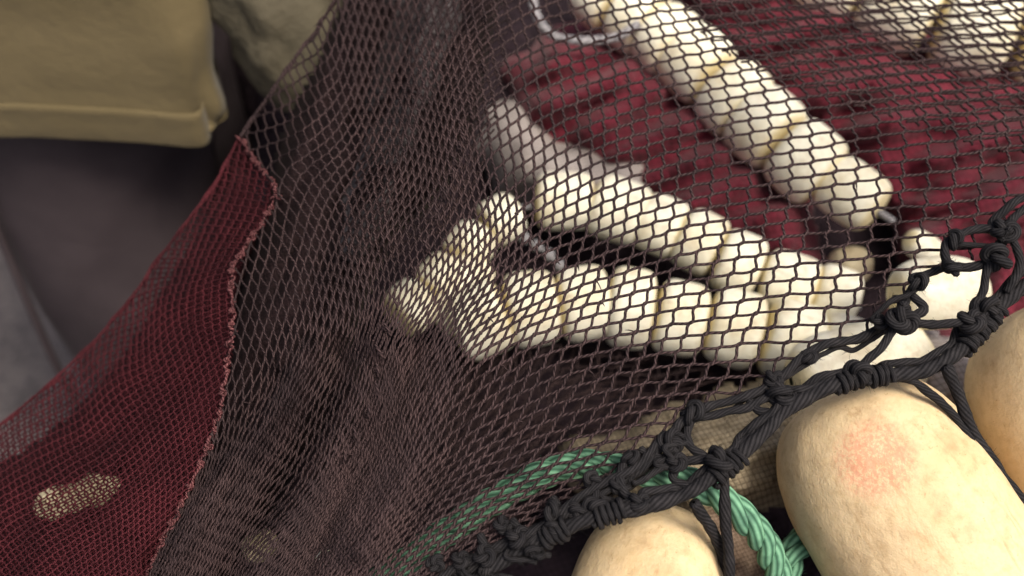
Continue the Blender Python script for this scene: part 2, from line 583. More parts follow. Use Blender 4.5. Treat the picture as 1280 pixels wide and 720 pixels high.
def put(me, name, mat, loc, axis, label, cat='float', group=None, roll=0.0):
    if not me.materials:
        me.materials.append(mat)
    o = bpy.data.objects.new(name, me)
    COL.objects.link(o)
    o.location = Vector(loc)
    q = Vector(axis).normalized().to_track_quat('Z', 'Y')
    o.rotation_mode = 'QUATERNION'
    from mathutils import Quaternion
    o.rotation_quaternion = q @ Quaternion((0, 0, 1), roll)
    return tag(o, label, cat, group)


# --- three large floats on the head rope (nearest the camera)
A0, A1 = at(1082, 560, 0.600), at(1207, 765, 0.578)
cA = (Vector(A0) + Vector(A1)) / 2
axA = Vector(A1) - Vector(A0)
meA = float_mesh('float', 0.0608, 0.092, 3.0, 1, 72, 56, dent=0.03)
fA = put(meA, 'float', M['foam_scuffed'], cA, axA, 'largest cream foam float with a pinkish red scuff, at the lower right', group='large floats on the head rope')
B0, B1 = at(815, 724, 0.580), at(789, 862, 0.555)
meB = float_mesh('float', 0.0465, 0.075, 2.5, 2, 64, 48, dent=0.03)
put(meB, 'float', M['foam'], (Vector(B0) + Vector(B1)) / 2, Vector(B1) - Vector(B0), 'cream foam float cut off by the bottom edge beside the green rope', group='large floats on the head rope')
C0, C1 = at(1336, 462, 0.618), at(1416, 627, 0.60)
meC = float_mesh('float', 0.0660, 0.088, 2.6, 3, 64, 48, dent=0.03)
put(meC, 'float', M['foam'], (Vector(C0) + Vector(C1)) / 2, Vector(C1) - Vector(C0), 'cream foam float cut off by the right edge, behind the scuffed float', group='large floats on the head rope')
# red scuff: find the spot on the float's face in its own coordinates
bpy.context.view_layer.update()
ray_p = Vector(at(1095, 575, 0.52))
inv = fA.matrix_world.inverted()
lo, ld = inv @ Vector((0, 0, CAM_H)), (inv.to_3x3() @ (ray_p - Vector((0, 0, CAM_H)))).normalized()
ok, hit, nn, ix = fA.ray_cast(lo, ld)
for nd in M['foam_scuffed'].node_tree.nodes:
    if nd.bl_idname == 'ShaderNodeVectorMath' and nd.operation == 'SUBTRACT':
        nd.inputs[1].default_value = hit if ok else (0, 0.06, 0)

# --- rows of small floats lying on the heap
ORD = ['first', 'second', 'third', 'fourth', 'fifth', 'sixth', 'seventh', 'eighth', 'ninth', 'tenth', 'eleventh', 'twelfth', 'thirteenth', 'fourteenth', 'fifteenth']


def float_row(pts, length, gap, rad, label_tail, from_what, group, lift=0.03, k=0, rope=True, taper=0.0):
    """pts: (px, py) with an optional extra depth; floats threaded on one line"""
    P3 = np.array([at(p[0], p[1], heap_depth(p[1]) - lift - (p[2] if len(p) > 2 else 0)) for p in pts])
    C = resample(spline(P3, 400), 0.002)
    L = np.r_[0, np.cumsum(np.linalg.norm(np.diff(C, axis=0), axis=1))]
    s, i = length / 2, 0
    while s < L[-1]:
        ln = length * random.uniform(0.82, 1.16)
        r = rad * random.uniform(0.94, 1.05) * (1 - taper * max(0.0, s / L[-1] - 0.7) / 0.3)
        c = np.array([np.interp(s, L, C[:, j]) for j in range(3)])
        a = np.array([np.interp(s - ln / 2, L, C[:, j]) for j in range(3)])
        b = np.array([np.interp(s + ln / 2, L, C[:, j]) for j in range(3)])
        ax = Vector(b - a) + Vector((random.gauss(0, 1), random.gauss(0, 1), random.gauss(0, 1))) * length * 0.05
        me = float_mesh('float', r, ln / 2, 4.4, k * 20 + i, 28, 20, hole=0.12, dent=0.05)
        put(me, 'float', M['foam_small'], c, ax, '%s float from the %s in %s' % (ORD[i], from_what, label_tail), group=group, roll=random.uniform(0, 6))
        s += ln + gap * random.uniform(0.6, 1.5) - 0.001
        i += 1
    if rope:
        m = MB()
        m.tube(C[::4], 0.003, 6, 300)
        o = m.build('float_line', M['grey_rope'])
        tag(o, 'thin cord threading the floats of ' + label_tail, 'cord')


float_row([(733, -22), (770, 5), (850, 62), (920, 125), (985, 185), (1050, 232), (1100, 266), (1125, 282)], 0.046, 0.0003, 0.0355,
          'the long diagonal cream row', 'top', 'small floats in the diagonal row', 0.045, 1, taper=0.4)
float_row([(1075, 385), (1010, 362), (940, 338), (870, 300), (800, 272), (730, 252), (672, 256), (645, 262)], 0.044, 0.0003, 0.0265,
          'the cream row below the red bundle', 'right', 'small floats in the row below the red bundle', 0.040, 2)
float_row([(1085, 452), (1010, 432), (930, 412), (850, 398), (770, 383), (700, 381), (630, 392), (598, 400)], 0.045, 0.0008, 0.0315,
          'the widest cream row nearest the camera', 'right', 'small floats in the nearest row', 0.050, 3)
float_row([(648, 262), (608, 287), (575, 322), (545, 360), (512, 385), (490, 415)], 0.036, 0.004, 0.021,
          'the steep cream row behind the dense dark folds', 'top', 'small floats in the steep row', 0.055, 4)
float_row([(590, 405), (560, 372), (585, 345)], 0.036, 0.004, 0.02,
          'the short cream row beside the steep row', 'bottom', 'small floats in the short row', 0.050, 5, rope=False)
float_row([(1010, -48), (1080, -15), (1180, 25), (1290, 55), (1335, 64)], 0.060, 0.003, 0.044,
          'the pale row at the upper right corner', 'left', 'small floats at the upper right', 0.050, 6)
# single floats by the knotted border
for (p, q, d, r, hl, lab) in (((1120, 372), (1222, 360), 0.700, 0.026, 0.034, 'pale float lying just behind the big knot of the black border'),
                              ((1045, 335), (1080, 330), 0.86, 0.017, 0.018, 'small round beige float at the lower end of the diagonal row'),
                              ((1140, 300), (1168, 318), 0.80, 0.012, 0.018, 'tiny pale float tip above the knotted black border'),
                              ((1020, 470), (1130, 445), 0.690, 0.030, 0.052, 'long pale float showing bare under the black border'),
                              ((305, 692), (345, 674), 0.592, 0.009, 0.011, 'yellowish float glimpsed through the lower dark folds'),
                              ((392, 702), (412, 690), 0.585, 0.005, 0.007, 'small pale float glimpsed low behind dark folds')):
    P, Q = Vector(at(*p, d)), Vector(at(*q, d + 0.012))
    me = float_mesh('float', r, hl, 2.8, len(lab), 32, 22, hole=0.1, dent=0.06)
    put(me, 'float', M['foam_dull' if 'beige' in lab else 'beige' if 'yellowish' in lab else 'foam_small'], (P + Q) / 2, Q - P, lab)
P, Q = Vector(at(48, 636, 0.640)), Vector(at(150, 606, 0.652))
me = float_mesh('float', 0.0115, 0.026, 2.4, 77, 40, 30, hole=0.1, dent=0.42)
put(me, 'float', M['foam_dull'], (P + Q) / 2, Q - P, 'crusty pale float seen through the red netting at lower left')

# ================================================================== netting from measured twine directions
CELL = 8.0


def solve_field(samples, X, Y, mask, rounds=3):
    want = np.asarray(samples, float)
    cur = want.copy()
    for k in range(rounds):
        s, t = solve_once(cur, X, Y, mask)
        if k == rounds - 1:
            break
        sy, sx = np.gradient(s, CELL)
        ty, tx = np.gradient(t, CELL)
        for n, r in enumerate(want):
            if r[0] < 470 or r[2] * r[5] - r[3] * r[4] < 130:      # tight folds keep what was measured
                continue
            i, j = int(round((r[1] - Y[0, 0]) / CELL)), int(round((r[0] - X[0, 0]) / CELL))
            i, j = min(max(i, 0), X.shape[0] - 1), min(max(j, 0), X.shape[1] - 1)
            Jm = np.array([[sx[i, j], sy[i, j]], [tx[i, j], ty[i, j]]])
            if abs(np.linalg.det(Jm)) < 1e-4:
                continue
            Jm = np.linalg.inv(Jm)
            got = np.array([Jm[0, 0], Jm[1, 0], Jm[0, 1], Jm[1, 1]])
            cur[n, 2:6] += 0.55 * np.clip(r[2:6] - got, -4, 4)
    return s, t


def solve_once(samples, X, Y, mask):
    """samples: x, y, eA, eB (knot-to-knot steps of both twines, pixels).
    Returns scalar fields s, t whose integer lines are the two twine families."""
    S = np.asarray(samples, float)
    Ex = np.zeros(X.shape + (4,))
    W = np.zeros(X.shape)
    for r in S:
        w = 1.0 / (((X - r[0]) ** 2 + (Y - r[1]) ** 2) / 60.0 ** 2 + 0.08) ** 1.9
        Ex += w[..., None] * r[2:6]
        W += w
    E = Ex / W[..., None]
    det = E[..., 0] * E[..., 3] - E[..., 1] * E[..., 2]
    det = np.where(np.abs(det) < 22, 22, det)
    gs = (E[..., 3] / det, -E[..., 2] / det)
    gt = (-E[..., 1] / det, E[..., 0] / det)
    wt = np.abs(det) * 0.05 * np.where(mask, 1, 0.02)
    out = []
    for gx, gy in (gs, gt):
        wx, wy = 0.5 * (wt[:, 1:] + wt[:, :-1]), 0.5 * (wt[1:] + wt[:-1])
        bx, by = wx * 0.5 * (gx[:, 1:] + gx[:, :-1]) * CELL, wy * 0.5 * (gy[1:] + gy[:-1]) * CELL

        def At(ax, ay):
            f = np.zeros(X.shape)
            f[:, 1:] += ax
            f[:, :-1] -= ax
            f[1:] += ay
            f[:-1] -= ay
            return f

        def op(f):
            return At(wx * (f[:, 1:] - f[:, :-1]), wy * (f[1:] - f[:-1])) + 1e-6 * f
        b = At(bx, by)
        dg = np.zeros(X.shape)
        dg[:, 1:] += wx
        dg[:, :-1] += wx
        dg[1:] += wy
        dg[:-1] += wy
        f = np.zeros(X.shape)
        r = b - op(f)
        z = r / dg
        p = z.copy()
        rz = (r * z).sum()
        for _ in range(450):
            q = op(p)
            al = rz / (p * q).sum()
            f += al * p
            r -= al * q
            z = r / dg
            rz2 = (r * z).sum()
            if rz2 < 1e-10:
                break
            p = z + rz2 / rz * p
            rz = rz2
        out.append(f)
    return out


def find_knots(X, Y, s, t):
    knots = {}
    tris = []
    a = (slice(None, -1), slice(None, -1))
    b = (slice(None, -1), slice(1, None))
    c = (slice(1, None), slice(1, None))
    d = (slice(1, None), slice(None, -1))
    for tri in ((a, b, c), (a, c, d)):
        ss = np.stack([s[k].ravel() for k in tri], -1)
        tt = np.stack([t[k].ravel() for k in tri], -1)
        xx = np.stack([X[k].ravel() for k in tri], -1)
        yy = np.stack([Y[k].ravel() for k in tri], -1)
        s0, t0 = np.ceil(ss.min(1)), np.ceil(tt.min(1))
        den = (ss[:, 1] - ss[:, 0]) * (tt[:, 2] - tt[:, 0]) - (ss[:, 2] - ss[:, 0]) * (tt[:, 1] - tt[:, 0])
        den = np.where(np.abs(den) < 1e-9, 1e-9, den)
        for i in range(4):
            for j in range(4):
                S, T = s0 + i, t0 + j
                l1 = ((S - ss[:, 0]) * (tt[:, 2] - tt[:, 0]) - (ss[:, 2] - ss[:, 0]) * (T - tt[:, 0])) / den
                l2 = ((ss[:, 1] - ss[:, 0]) * (T - tt[:, 0]) - (S - ss[:, 0]) * (tt[:, 1] - tt[:, 0])) / den
                okm = (l1 >= 0) & (l2 >= 0) & (l1 + l2 <= 1)
                for k in np.nonzero(okm)[0]:
                    w0 = 1 - l1[k] - l2[k]
                    knots.setdefault((int(S[k]), int(T[k])), (xx[k, 0] * w0 + xx[k, 1] * l1[k] + xx[k, 2] * l2[k],
                                                               yy[k, 0] * w0 + yy[k, 1] * l1[k] + yy[k, 2] * l2[k]))
    return knots


def netting(name, knots, poly, depth, rad, mat, parent, jog=0.0023, jit=0.7, knot_r=1.45, sides=6, seed=0, maxlen=60, sag=0.35, bowf=0.022, label=None, pitch=260.0, rest=None):
    r_ = np.random.default_rng(seed)
    keys = list(knots)
    xy = np.array([knots[k] for k in keys])
    xy = xy + r_.normal(0, jit, xy.shape) * np.where(xy[:, :1] < 620, 0.4, 1.0)
    d = depth(xy[:, 0], xy[:, 1])
    P = at(xy[:, 0], xy[:, 1], d) + r_.normal(0, 0.00016, (len(keys), 3))
    ins = inside(poly, xy[:, 0], xy[:, 1])
    idx = {k: i for i, k in enumerate(keys)}
    # lay direction of every knot: along twine B
    KD = np.zeros_like(P)
    for k, i in idx.items():
        a, b = idx.get((k[0], k[1] - 1)), idx.get((k[0], k[1] + 1))
        if a is not None and b is not None:
            v = P[b] - P[a]
            v = v / (np.linalg.norm(v) + 1e-9)
            c, e = idx.get((k[0] - 1, k[1])), idx.get((k[0] + 1, k[1]))
            if c is not None and e is not None:
                w = P[e] - P[c]
                v = v + 0.45 * w / (np.linalg.norm(w) + 1e-9)
            KD[i] = v / (np.linalg.norm(v) + 1e-9)
    RK = np.broadcast_to(rad(xy[:, 0], xy[:, 1]) if callable(rad) else np.full(len(keys), rad), (len(keys),))
    # a knot never takes more than a tenth of its mesh
    JG = np.full(len(keys), jog)
    for k, i in idx.items():
        a, b = idx.get((k[0], k[1] - 1)), idx.get((k[0], k[1] + 1))
        c, e = idx.get((k[0] - 1, k[1])), idx.get((k[0] + 1, k[1]))
        if None not in (a, b, c, e):
            ar = np.linalg.norm(np.cross(P[b] - P[a], P[e] - P[c])) / 4
            JG[i] = min(jog, 0.18 * ar / (np.linalg.norm(P[e] - P[c]) / 2 + 1e-9))
    BR, BT = [], []
    bars = []
    for (s, t), i in idx.items():
        for (ds, dt) in ((1, 0), (0, 1)):
            j = idx.get((s + ds, t + dt))
            if j is None or not (ins[i] or ins[j]):
                continue
            if np.hypot(*(xy[i] - xy[j])) > maxlen:
                continue
            p, q = P[i], P[j]
            # a twine leaves a knot on its far side and enters the next on the near side
            p, q = p + KD[i] * JG[i] * 0.5, q - KD[j] * JG[j] * 0.5
            BR.append((RK[i] + RK[j]) / 2)
            BT.append((KD[i], KD[j], JG[i], ds))
            if not (ins[i] and ins[j]):     # cut at the border
                lo, hi = (0.0, 1.0)
                f = lambda u: bool(inside(poly, np.array([xy[i, 0] + (xy[j, 0] - xy[i, 0]) * u]), np.array([xy[i, 1] + (xy[j, 1] - xy[i, 1]) * u]))[0])
                a_in = f(0.0)
                for _ in range(7):
                    mid = (lo + hi) / 2
                    if f(mid) == a_in:
                        lo = mid
                    else:
                        hi = mid
                if a_in:
                    q = p + (q - p) * hi
                else:
                    p = p + (q - p) * hi
            bars.append((p, q))
    bars = np.array(bars)
    m = MB()
    tt = np.array([0, 0.12, 0.3, 0.5, 0.7, 0.88, 1.0])
    C = bars[:, 0, None] * (1 - tt)[None, :, None] + bars[:, 1, None] * tt[None, :, None]
    L = np.linalg.norm(bars[:, 1] - bars[:, 0], axis=-1)
    bow = r_.normal(0, 1, (len(bars), 3)) * (L * bowf)[:, None]
    bow[:, 2] -= L * 0.05 * sag
    # twines leave a knot in its own direction and bend round: rounded mesh corners
    T0, T1 = np.array([b[0] for b in BT]), np.array([b[1] for b in BT])
    am = np.array([b[2] * (0.75 if b[3] else 0.35) for b in BT])[:, None, None]
    h0, h1 = (tt * (1 - tt) ** 2)[None, :, None] * 4, (tt ** 2 * (1 - tt))[None, :, None] * 4
    C = C + am * (h0 * T0[:, None] - h1 * T1[:, None])
    C = C + bow[:, None] * (4 * tt * (1 - tt))[None, :, None]
    m.tubes(C, np.array(BR)[:, None] * r_.uniform(0.9, 1.1, (len(bars), 1)), sides, pitch)
    # knots
    ki = np.nonzero(ins)[0]
    kd = KD[ki]
    kd = np.where((np.linalg.norm(kd, axis=-1) < 0.5)[:, None], [[1.0, 0, 0]], kd)
    u = np.array([-1.1, -0.75, 0, 0.75, 1.1])
    KC = P[ki][:, None] + kd[:, None] * u[None, :, None] * (np.maximum(JG, RK)[ki] * 0.72)[:, None, None]
    m.tubes(KC, (RK[ki] * knot_r)[:, None] * np.array([0.45, 0.9, 1.0, 0.9, 0.45])[None] * r_.uniform(0.85, 1.15, (len(ki), 1)), sides, pitch)
    # frayed tails at a few knots
    tk = ki[r_.random(len(ki)) < 0.035]
    if len(tk):
        td = r_.normal(0, 1, (len(tk), 3)) + np.array([[0, -0.6, -0.3]])
        td /= np.linalg.norm(td, axis=-1, keepdims=True)
        u5 = np.array([0, 0.3, 0.6, 1.0])
        TL = (P[tk][:, None] + td[:, None] * (u5 * 0.0052)[None, :, None] * r_.uniform(0.5, 1.4, (len(tk), 1, 1))
              + np.array([0, 0, -0.003])[None, None] * (u5 ** 2)[None, :, None])
        m.tubes(TL, RK[tk][:, None] * np.array([0.7, 0.6, 0.5, 0.2])[None], 4, pitch)
    o = m.build(name, mat, parent)
    if label:
        o['label'] = label
    return o


net = thing('fishing_net', 'large dark brown fishing net with a red panel, draped in folds across the picture', 'fishing net')

MAIN = [  # x, y, eA, eB
    (1000, 440, 9, -22, 28, -1), (850, 200, 0.8, -17, 21.5, -5.5), (1160, 200, 0, -19.7, 32, -3), (897, 94, -4.5, -16, 23, -3.5),
    (807, 47, -4.5, -14.5, 19.5, -3.7), (700, 60, -2, -16, 17, -5), (640, 60, -3, -18, 15, -11), (660, 190, 1, -21, 14, -9), (700, 230, 3, -20, 15, -7),
    (560, 190, -1, -17, 6, -13), (480, 130, -5, -12, 5.5, -12), (350, 290, -6.5, -11, 6.5, -11), (350, 230, -6.5, -10.5, 7, -10.5), (300, 330, -6, -10.5, 7, -10),
    (310, 440, -6, -12, 6, -12), (430, 330, -0.5, -11, 6.5, -9), (540, 300, -1, -12, 8, -8.5), (640, 300, 7, -17, 10, -9), (720, 300, 5.5, -20, 16, -7),
    (770, 350, 6.5, -19, 17, -6), (690, 370, 8, -18, 14.5, -7), (620, 370, 8, -17, 10, -8), (560, 400, 5, -14, 6, -9), (800, 420, 8, -19.5, 21, -5),
    (900, 390, 8, -20, 25, -4), (720, 480, 13, -21.5, 26, -7), (830, 500, 13, -20, 23, -2), (600, 500, 14, -23, 23, -10.5), (540, 500, 13, -21, 16, -14),
    (480, 500, 10, -19, 12, -16), (430, 470, 1, -15, 6, -13), (400, 510, 0, -14, 7, -11), (350, 490, 4, -14, 6.5, -12), (310, 500, -4, -12, 7, -12),
    (360, 590, 1.5, -16, 11, -14), (300, 620, 6, -14, 10, -14), (255, 620, 7, -14, 9, -12), (420, 620, 13, -18, 14.5, -15), (500, 600, 14, -19, 17, -16),
    (580, 590, 14, -18, 19, -11), (650, 560, 14, -20, 24, -9), (640, 620, 12, -15, 19, -8), (520, 690, 10, -14, 16, -8.5), (580, 650, 12, -15, 18, -9), (470, 735, 10, -13, 15, -9), (340, 180, 1, -12, 13, 2),
    (390, 90, -1, -12, 11, 0), (440, 60, -4, -12, 7, -10), (560, 60, -4, -15, 6, -12), (1160, 60, -10, -12, 31, -3), (1060, 60, -10, -12.5, 27, -3), (1000, 40, -9, -13, 26, -3), (1200, 120, -8, -13, 32, -3), (1100, 110, -7, -14, 29, -3), (980, 90, -6, -15, 25, -3),
    (1270, 80, -9, -12, 33, -3), (1270, 220, 0, -20, 33, -4), (1050, 300, 3, -20, 27, -4), (950, 250, 1, -18, 25, -5), (1100, 370, 5, -20, 28, -3),
    (1000, 150, -2, -17, 26, -3), (800, 130, -1, -16, 20, -5), (740, 120, 0, -17, 18, -5), (900, 20, -6, -14, 23, -3), (250, 700, 5, -14, 9, -13),
    (380, 680, 9, -15, 13, -14), (470, 680, 12, -15, 15, -12), (340, 400, -5, -12, 6, -12), (400, 400, -1, -13, 6, -11), (460, 420, 4, -15, 6, -13),
]
SEAM = [(300, 172), (322, 205), (344, 236), (330, 275), (305, 312), (290, 345), (291, 400), (286, 450), (273, 520), (242, 600), (203, 678), (165, 760)]
BORDER = [(455, 775), (560, 715), (640, 676), (740, 622), (830, 560), (872, 512), (955, 482), (1008, 442), (1080, 418), (1122, 392), (1150, 352), (1190, 332), (1238, 318), (1264, 280), (1330, 235), (1450, 165), (1640, 60)]
MAINPOLY = SEAM + BORDER + [(1640, -70), (460, -70), (420, 0), (338, 116)]

dc = [(1280, 300, .575), (1120, 395, .57), (1000, 450, .56), (860, 510, .553), (740, 590, .55), (620, 650, .545), (500, 720, .54),
      (900, 300, .60), (760, 400, .575), (650, 300, .59), (1100, 150, .64), (1280, 50, .68), (900, 50, .67), (700, 60, .655), (600, 150, .62), (560, 20, .655),
      (480, 200, .60), (500, 400, .575), (430, 500, .558), (400, 650, .55), (330, 600, .57), (350, 300, .62), (300, 200, .70), (340, 150, .69), (420, 30, .70),
      (300, 400, .61), (280, 500, .59), (220, 650, .565), (190, 720, .56), (200, 330, .70), (100, 450, .70), (0, 560, .68), (230, 450, .63), (150, 600, .60), (50, 680, .59)]
tps = tps_fit([c[:2] for c in dc], [c[2] for c in dc])
FOLDS = [([(385, 440), (350, 500), (300, 570), (255, 630), (205, 720)], -.022, 15), ([(470, 430), (450, 500), (400, 590), (340, 680), (300, 740)], -.018, 20),
         ([(600, 0), (575, 120), (560, 220), (520, 330), (480, 430)], -.014, 22), ([(425, 440), (405, 510), (335, 630), (285, 715)], .020, 18),
         ([(520, 430), (480, 540), (415, 640), (370, 740)], .014, 16), ([(560, 470), (520, 580), (450, 690)], -.010, 16), ([(430, 0), (400, 120), (350, 240)], -.014, 16),
         ([(480, 30), (450, 180), (410, 330)], .014, 22), ([(540, -20), (520, 140), (480, 300)], -.010, 15), ([(590, 470), (555, 580), (490, 690)], .008, 14),
         ([(345, 470), (300, 545), (245, 620), (190, 700)], .014, 13)]


def net_depth(x, y):
    d = tps(x, y)
    for pl, a, sg in FOLDS:
        d = d + a * np.exp(-(dist_poly(pl, x, y, False) / sg) ** 2)
    return d + 0.0022 * vnoise(np.asarray(x) / 45, np.asarray(y) / 45, 31)


GX, GY = np.meshgrid(np.arange(120, 1672, CELL), np.arange(-90, 790, CELL))
ms, mt_ = solve_field(MAIN, GX, GY, inside(MAINPOLY, GX, GY) | (dist_poly(MAINPOLY, GX, GY) < 30))


def twine_r(x, y):
    k = np.clip((x - 330) / 260, 0, 1) ** 0.8
    k = np.maximum(k, np.clip((y - 420) / 150, 0, 1) * np.clip((x - 280) / 120, 0, 1))
    return (0.00060 + 0.00028 * k) * (1 - 0.17 * np.exp(-(dist_poly([(560, 0), (540, 200), (480, 420), (430, 560), (300, 720)], x, y, False) / 70) ** 2))


main_knots = find_knots(GX, GY, ms, mt_)
netting('dark_netting', main_knots, MAINPOLY, net_depth, twine_r, M['twine'], net, seed=1, jit=0.5, label='dark brown knotted mesh panel')

# second layer: the net doubles back behind itself at the upper right and in the dense folds
back_knots = find_knots(GX, GY, ms + 0.37, mt_ + 0.55)
shift = {k: (v[0] + 5, v[1] - 3) for k, v in back_knots.items()}
UPPER = [(842, -70), (858, 22), (900, 62), (950, 92), (1000, 112), (1060, 130), (1130, 152), (1180, 166), (1235, 190), (1390, 190), (1630, 50), (1630, -70)]
netting('folded_back_netting', shift, UPPER, lambda x, y: net_depth(x, y) + 0.018, 0.00088, M['twine'], net, seed=2, label='second mesh layer doubled back behind the top')
DENSE = [(430, -70), (650, -70), (632, 60), (618, 160), (592, 240), (550, 290), (480, 330), (430, 400), (395, 440), (385, 400), (430, 300), (450, 200), (440, 90), (425, 10)]
netting('inner_netting', shift, DENSE, lambda x, y: net_depth(x, y) + 0.022, 0.0007, M['twine'], net, seed=3, label='inner mesh layer of the dense folds')

RED = [(280, 280, 5, -9, 10, 3), (250, 260, 5, -9, 9, 3), (220, 340, 4.5, -7.5, 8, 3.5), (230, 440, -5, -9.5, 5.5, -9.5), (260, 380, -2, -9, 8, -5), (150, 420, 3, -7.5, 8, 2), (150, 540, -4.5, -8, 6, -7),
       (60, 520, 1, -8, 8, 0), (40, 690, -5, -6, 5, -6), (140, 690, 0, -9.5, 7, -7), (200, 560, -2, -10, 6, -9), (250, 520, -3, -10, 5.5, -9.5), (100, 600, -3, -8, 6, -6), (20, 600, -1, -7.5, 7, -3),
       (190, 640, 1, -10, 6.5, -8.5), (320, 230, 1, -9, 10, 2)]
REDPOLY = [(300, 172), (262, 240), (205, 315), (140, 402), (92, 452), (0, 530), (-90, 585), (-90, 770)] + SEAM[::-1]
RX, RY = np.meshgrid(np.arange(-120, 400, 6.0), np.arange(140, 800, 6.0))
CELL = 6.0
rs, rt = solve_field(RED, RX, RY, inside(REDPOLY, RX, RY) | (dist_poly(REDPOLY, RX, RY) < 30))
red_knots = find_knots(RX, RY, rs, rt)
netting('red_netting', red_knots, REDPOLY, net_depth, 0.00058, M['twine_red'], net, jog=0.0008, jit=0.35, seed=4, sides=5, label='fine dark red mesh panel at the left', pitch=420)
red2 = find_knots(RX, RY, rs + 0.45, rt + 0.3)
netting('inner_red_netting', red2, [(p[0] + 3, p[1] + 4) for p in REDPOLY], lambda x, y: net_depth(x, y) + 0.014, 0.00056, M['twine_red'], net, jog=0.0008, jit=0.6, seed=5, sides=4, label='inner red mesh layer behind the red panel', pitch=420)


mound('grey_net_bundle', [(505, -60), (585, -60), (560, 60), (520, 150), (488, 230), (462, 290), (440, 330), (425, 320), (440, 240), (456, 180), (475, 100)],
      M['dimcloth'], 'dusty grey netting fold showing faintly through the dense dark folds', 'grey netting', 0.004, 18, 25, (1, 0.2), 0.004, 14,
      dfun=lambda x, y: net_depth(x, y) + 0.040)


heap_obj = bpy.data.objects['net_heap']
loose = find_knots(GX, GY, ms * 0.83 + 0.2, mt_ * 0.83 + 0.4)
for q, off in enumerate((0.030, 0.012)):
    netting('loose_netting', {k: (v[0] + 14 * math.sin(v[1] / 37 + q * 2), v[1] + 12 * math.sin(v[0] / 41 + q)) for k, v in loose.items()},
            [(455, 440), (640, 425), (1000, 460), (900, 530), (760, 600), (560, 690), (420, 760), (330, 760), (400, 600)],
            lambda x, y: heap_depth(y) - off - 0.012 * vnoise(x / 33, y / 33, 70 + q), 0.0009, M['twine'], heap_obj, seed=20 + q, jit=2.0, sides=4)


# bunched netting filling the inside of the folds
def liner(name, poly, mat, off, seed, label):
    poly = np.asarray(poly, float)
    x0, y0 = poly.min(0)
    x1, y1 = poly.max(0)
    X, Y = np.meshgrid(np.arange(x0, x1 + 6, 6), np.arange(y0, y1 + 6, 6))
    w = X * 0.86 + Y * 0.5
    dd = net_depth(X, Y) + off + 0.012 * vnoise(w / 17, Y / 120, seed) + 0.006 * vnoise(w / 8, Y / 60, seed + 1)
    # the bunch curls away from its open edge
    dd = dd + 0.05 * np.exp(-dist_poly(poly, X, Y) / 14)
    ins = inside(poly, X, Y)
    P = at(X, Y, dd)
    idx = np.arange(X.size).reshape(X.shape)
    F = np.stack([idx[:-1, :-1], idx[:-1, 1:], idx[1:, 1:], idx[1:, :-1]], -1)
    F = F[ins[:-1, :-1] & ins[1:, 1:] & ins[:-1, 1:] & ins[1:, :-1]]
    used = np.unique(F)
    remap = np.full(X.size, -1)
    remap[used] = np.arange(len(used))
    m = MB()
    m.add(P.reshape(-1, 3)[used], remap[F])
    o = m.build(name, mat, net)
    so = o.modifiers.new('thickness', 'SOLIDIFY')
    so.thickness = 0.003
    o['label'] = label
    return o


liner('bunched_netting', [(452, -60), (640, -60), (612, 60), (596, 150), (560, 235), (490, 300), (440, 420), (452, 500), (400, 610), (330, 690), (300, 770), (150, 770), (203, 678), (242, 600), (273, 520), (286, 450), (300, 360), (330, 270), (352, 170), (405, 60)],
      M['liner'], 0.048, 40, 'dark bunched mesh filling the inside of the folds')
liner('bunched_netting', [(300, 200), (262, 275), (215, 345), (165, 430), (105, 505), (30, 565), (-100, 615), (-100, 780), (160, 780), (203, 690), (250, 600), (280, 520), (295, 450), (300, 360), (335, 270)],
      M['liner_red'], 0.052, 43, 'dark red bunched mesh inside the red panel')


# ------------------------------------------------------------------ lacing along the seam and across the folds
def knot_path(scale, seed=0, n=46, p=2, q=3):
    """a small overhand-knot centre line in local coordinates"""
    r_ = np.random.default_rng(seed)
    t = np.linspace(0, 2 * math.pi * 0.97, n) + r_.uniform(0, 6)
    r = 0.62 + 0.36 * np.cos(q * t)
    C = np.stack([r * np.cos(p * t), r * np.sin(p * t), 0.42 * np.sin(q * t)], -1) * scale
    a, b, c = r_.uniform(0, 6.28, 3)
    Rz = np.array([[math.cos(a), -math.sin(a), 0], [math.sin(a), math.cos(a), 0], [0, 0, 1]])
    Rx = np.array([[1, 0, 0], [0, math.cos(b), -math.sin(b)], [0, math.sin(b), math.cos(b)]])
    return C @ (Rz @ Rx).T


for nm, pl, mt, rr_ in (('edge_twine', [(470, -80), (420, 0), (380, 58), (338, 116), (300, 172)], M['twine'], 0.0011),
                        ('edge_twine', [(300, 172), (262, 240), (205, 315), (140, 402), (92, 452), (0, 530), (-90, 585)], M['twine_red'], 0.0009)):
    m = MB()
    sp = spline(pl, 200)
    E3 = at(sp[:, 0], sp[:, 1], net_depth(sp[:, 0], sp[:, 1]))
    for q in range(3):
        n_ = np.arange(len(E3))
        m.tube(E3 + 0.0011 * np.stack([vnoise(n_ / 9.0, n_ * 0 + q, 50 + q + k_) for k_ in range(3)], -1), rr_ * (0.8, 1.0, 0.7)[q], 6, 300)
    m.build(nm, mt, net)
m = MB()
sp = spline([p for p in SEAM], 260)
S3 = at(sp[:, 0], sp[:, 1], net_depth(sp[:, 0], sp[:, 1]) - 0.0015)
S3 = S3 + 0.0011 * rng.normal(0, 1, S3.shape)
m.tube(S3, 0.0009 * (1 + 0.3 * rng.normal(0, 1, len(S3))), 6, 400)
for i in range(4, 258, 7):
    k = knot_path(0.0021 * random.uniform(0.6, 1.3), i, 22)
    m.tube(k + S3[i], 0.0007, 5, 400)
m.build('seam', M['seam'], net)['label'] = 'faded pinkish lacing joining red panel to dark panel'
m = MB()
lp = spline([(607, -10), (600, 80), (590, 140), (574, 180), (560, 230), (525, 320), (482, 420), (462, 490), (432, 570)], 24)
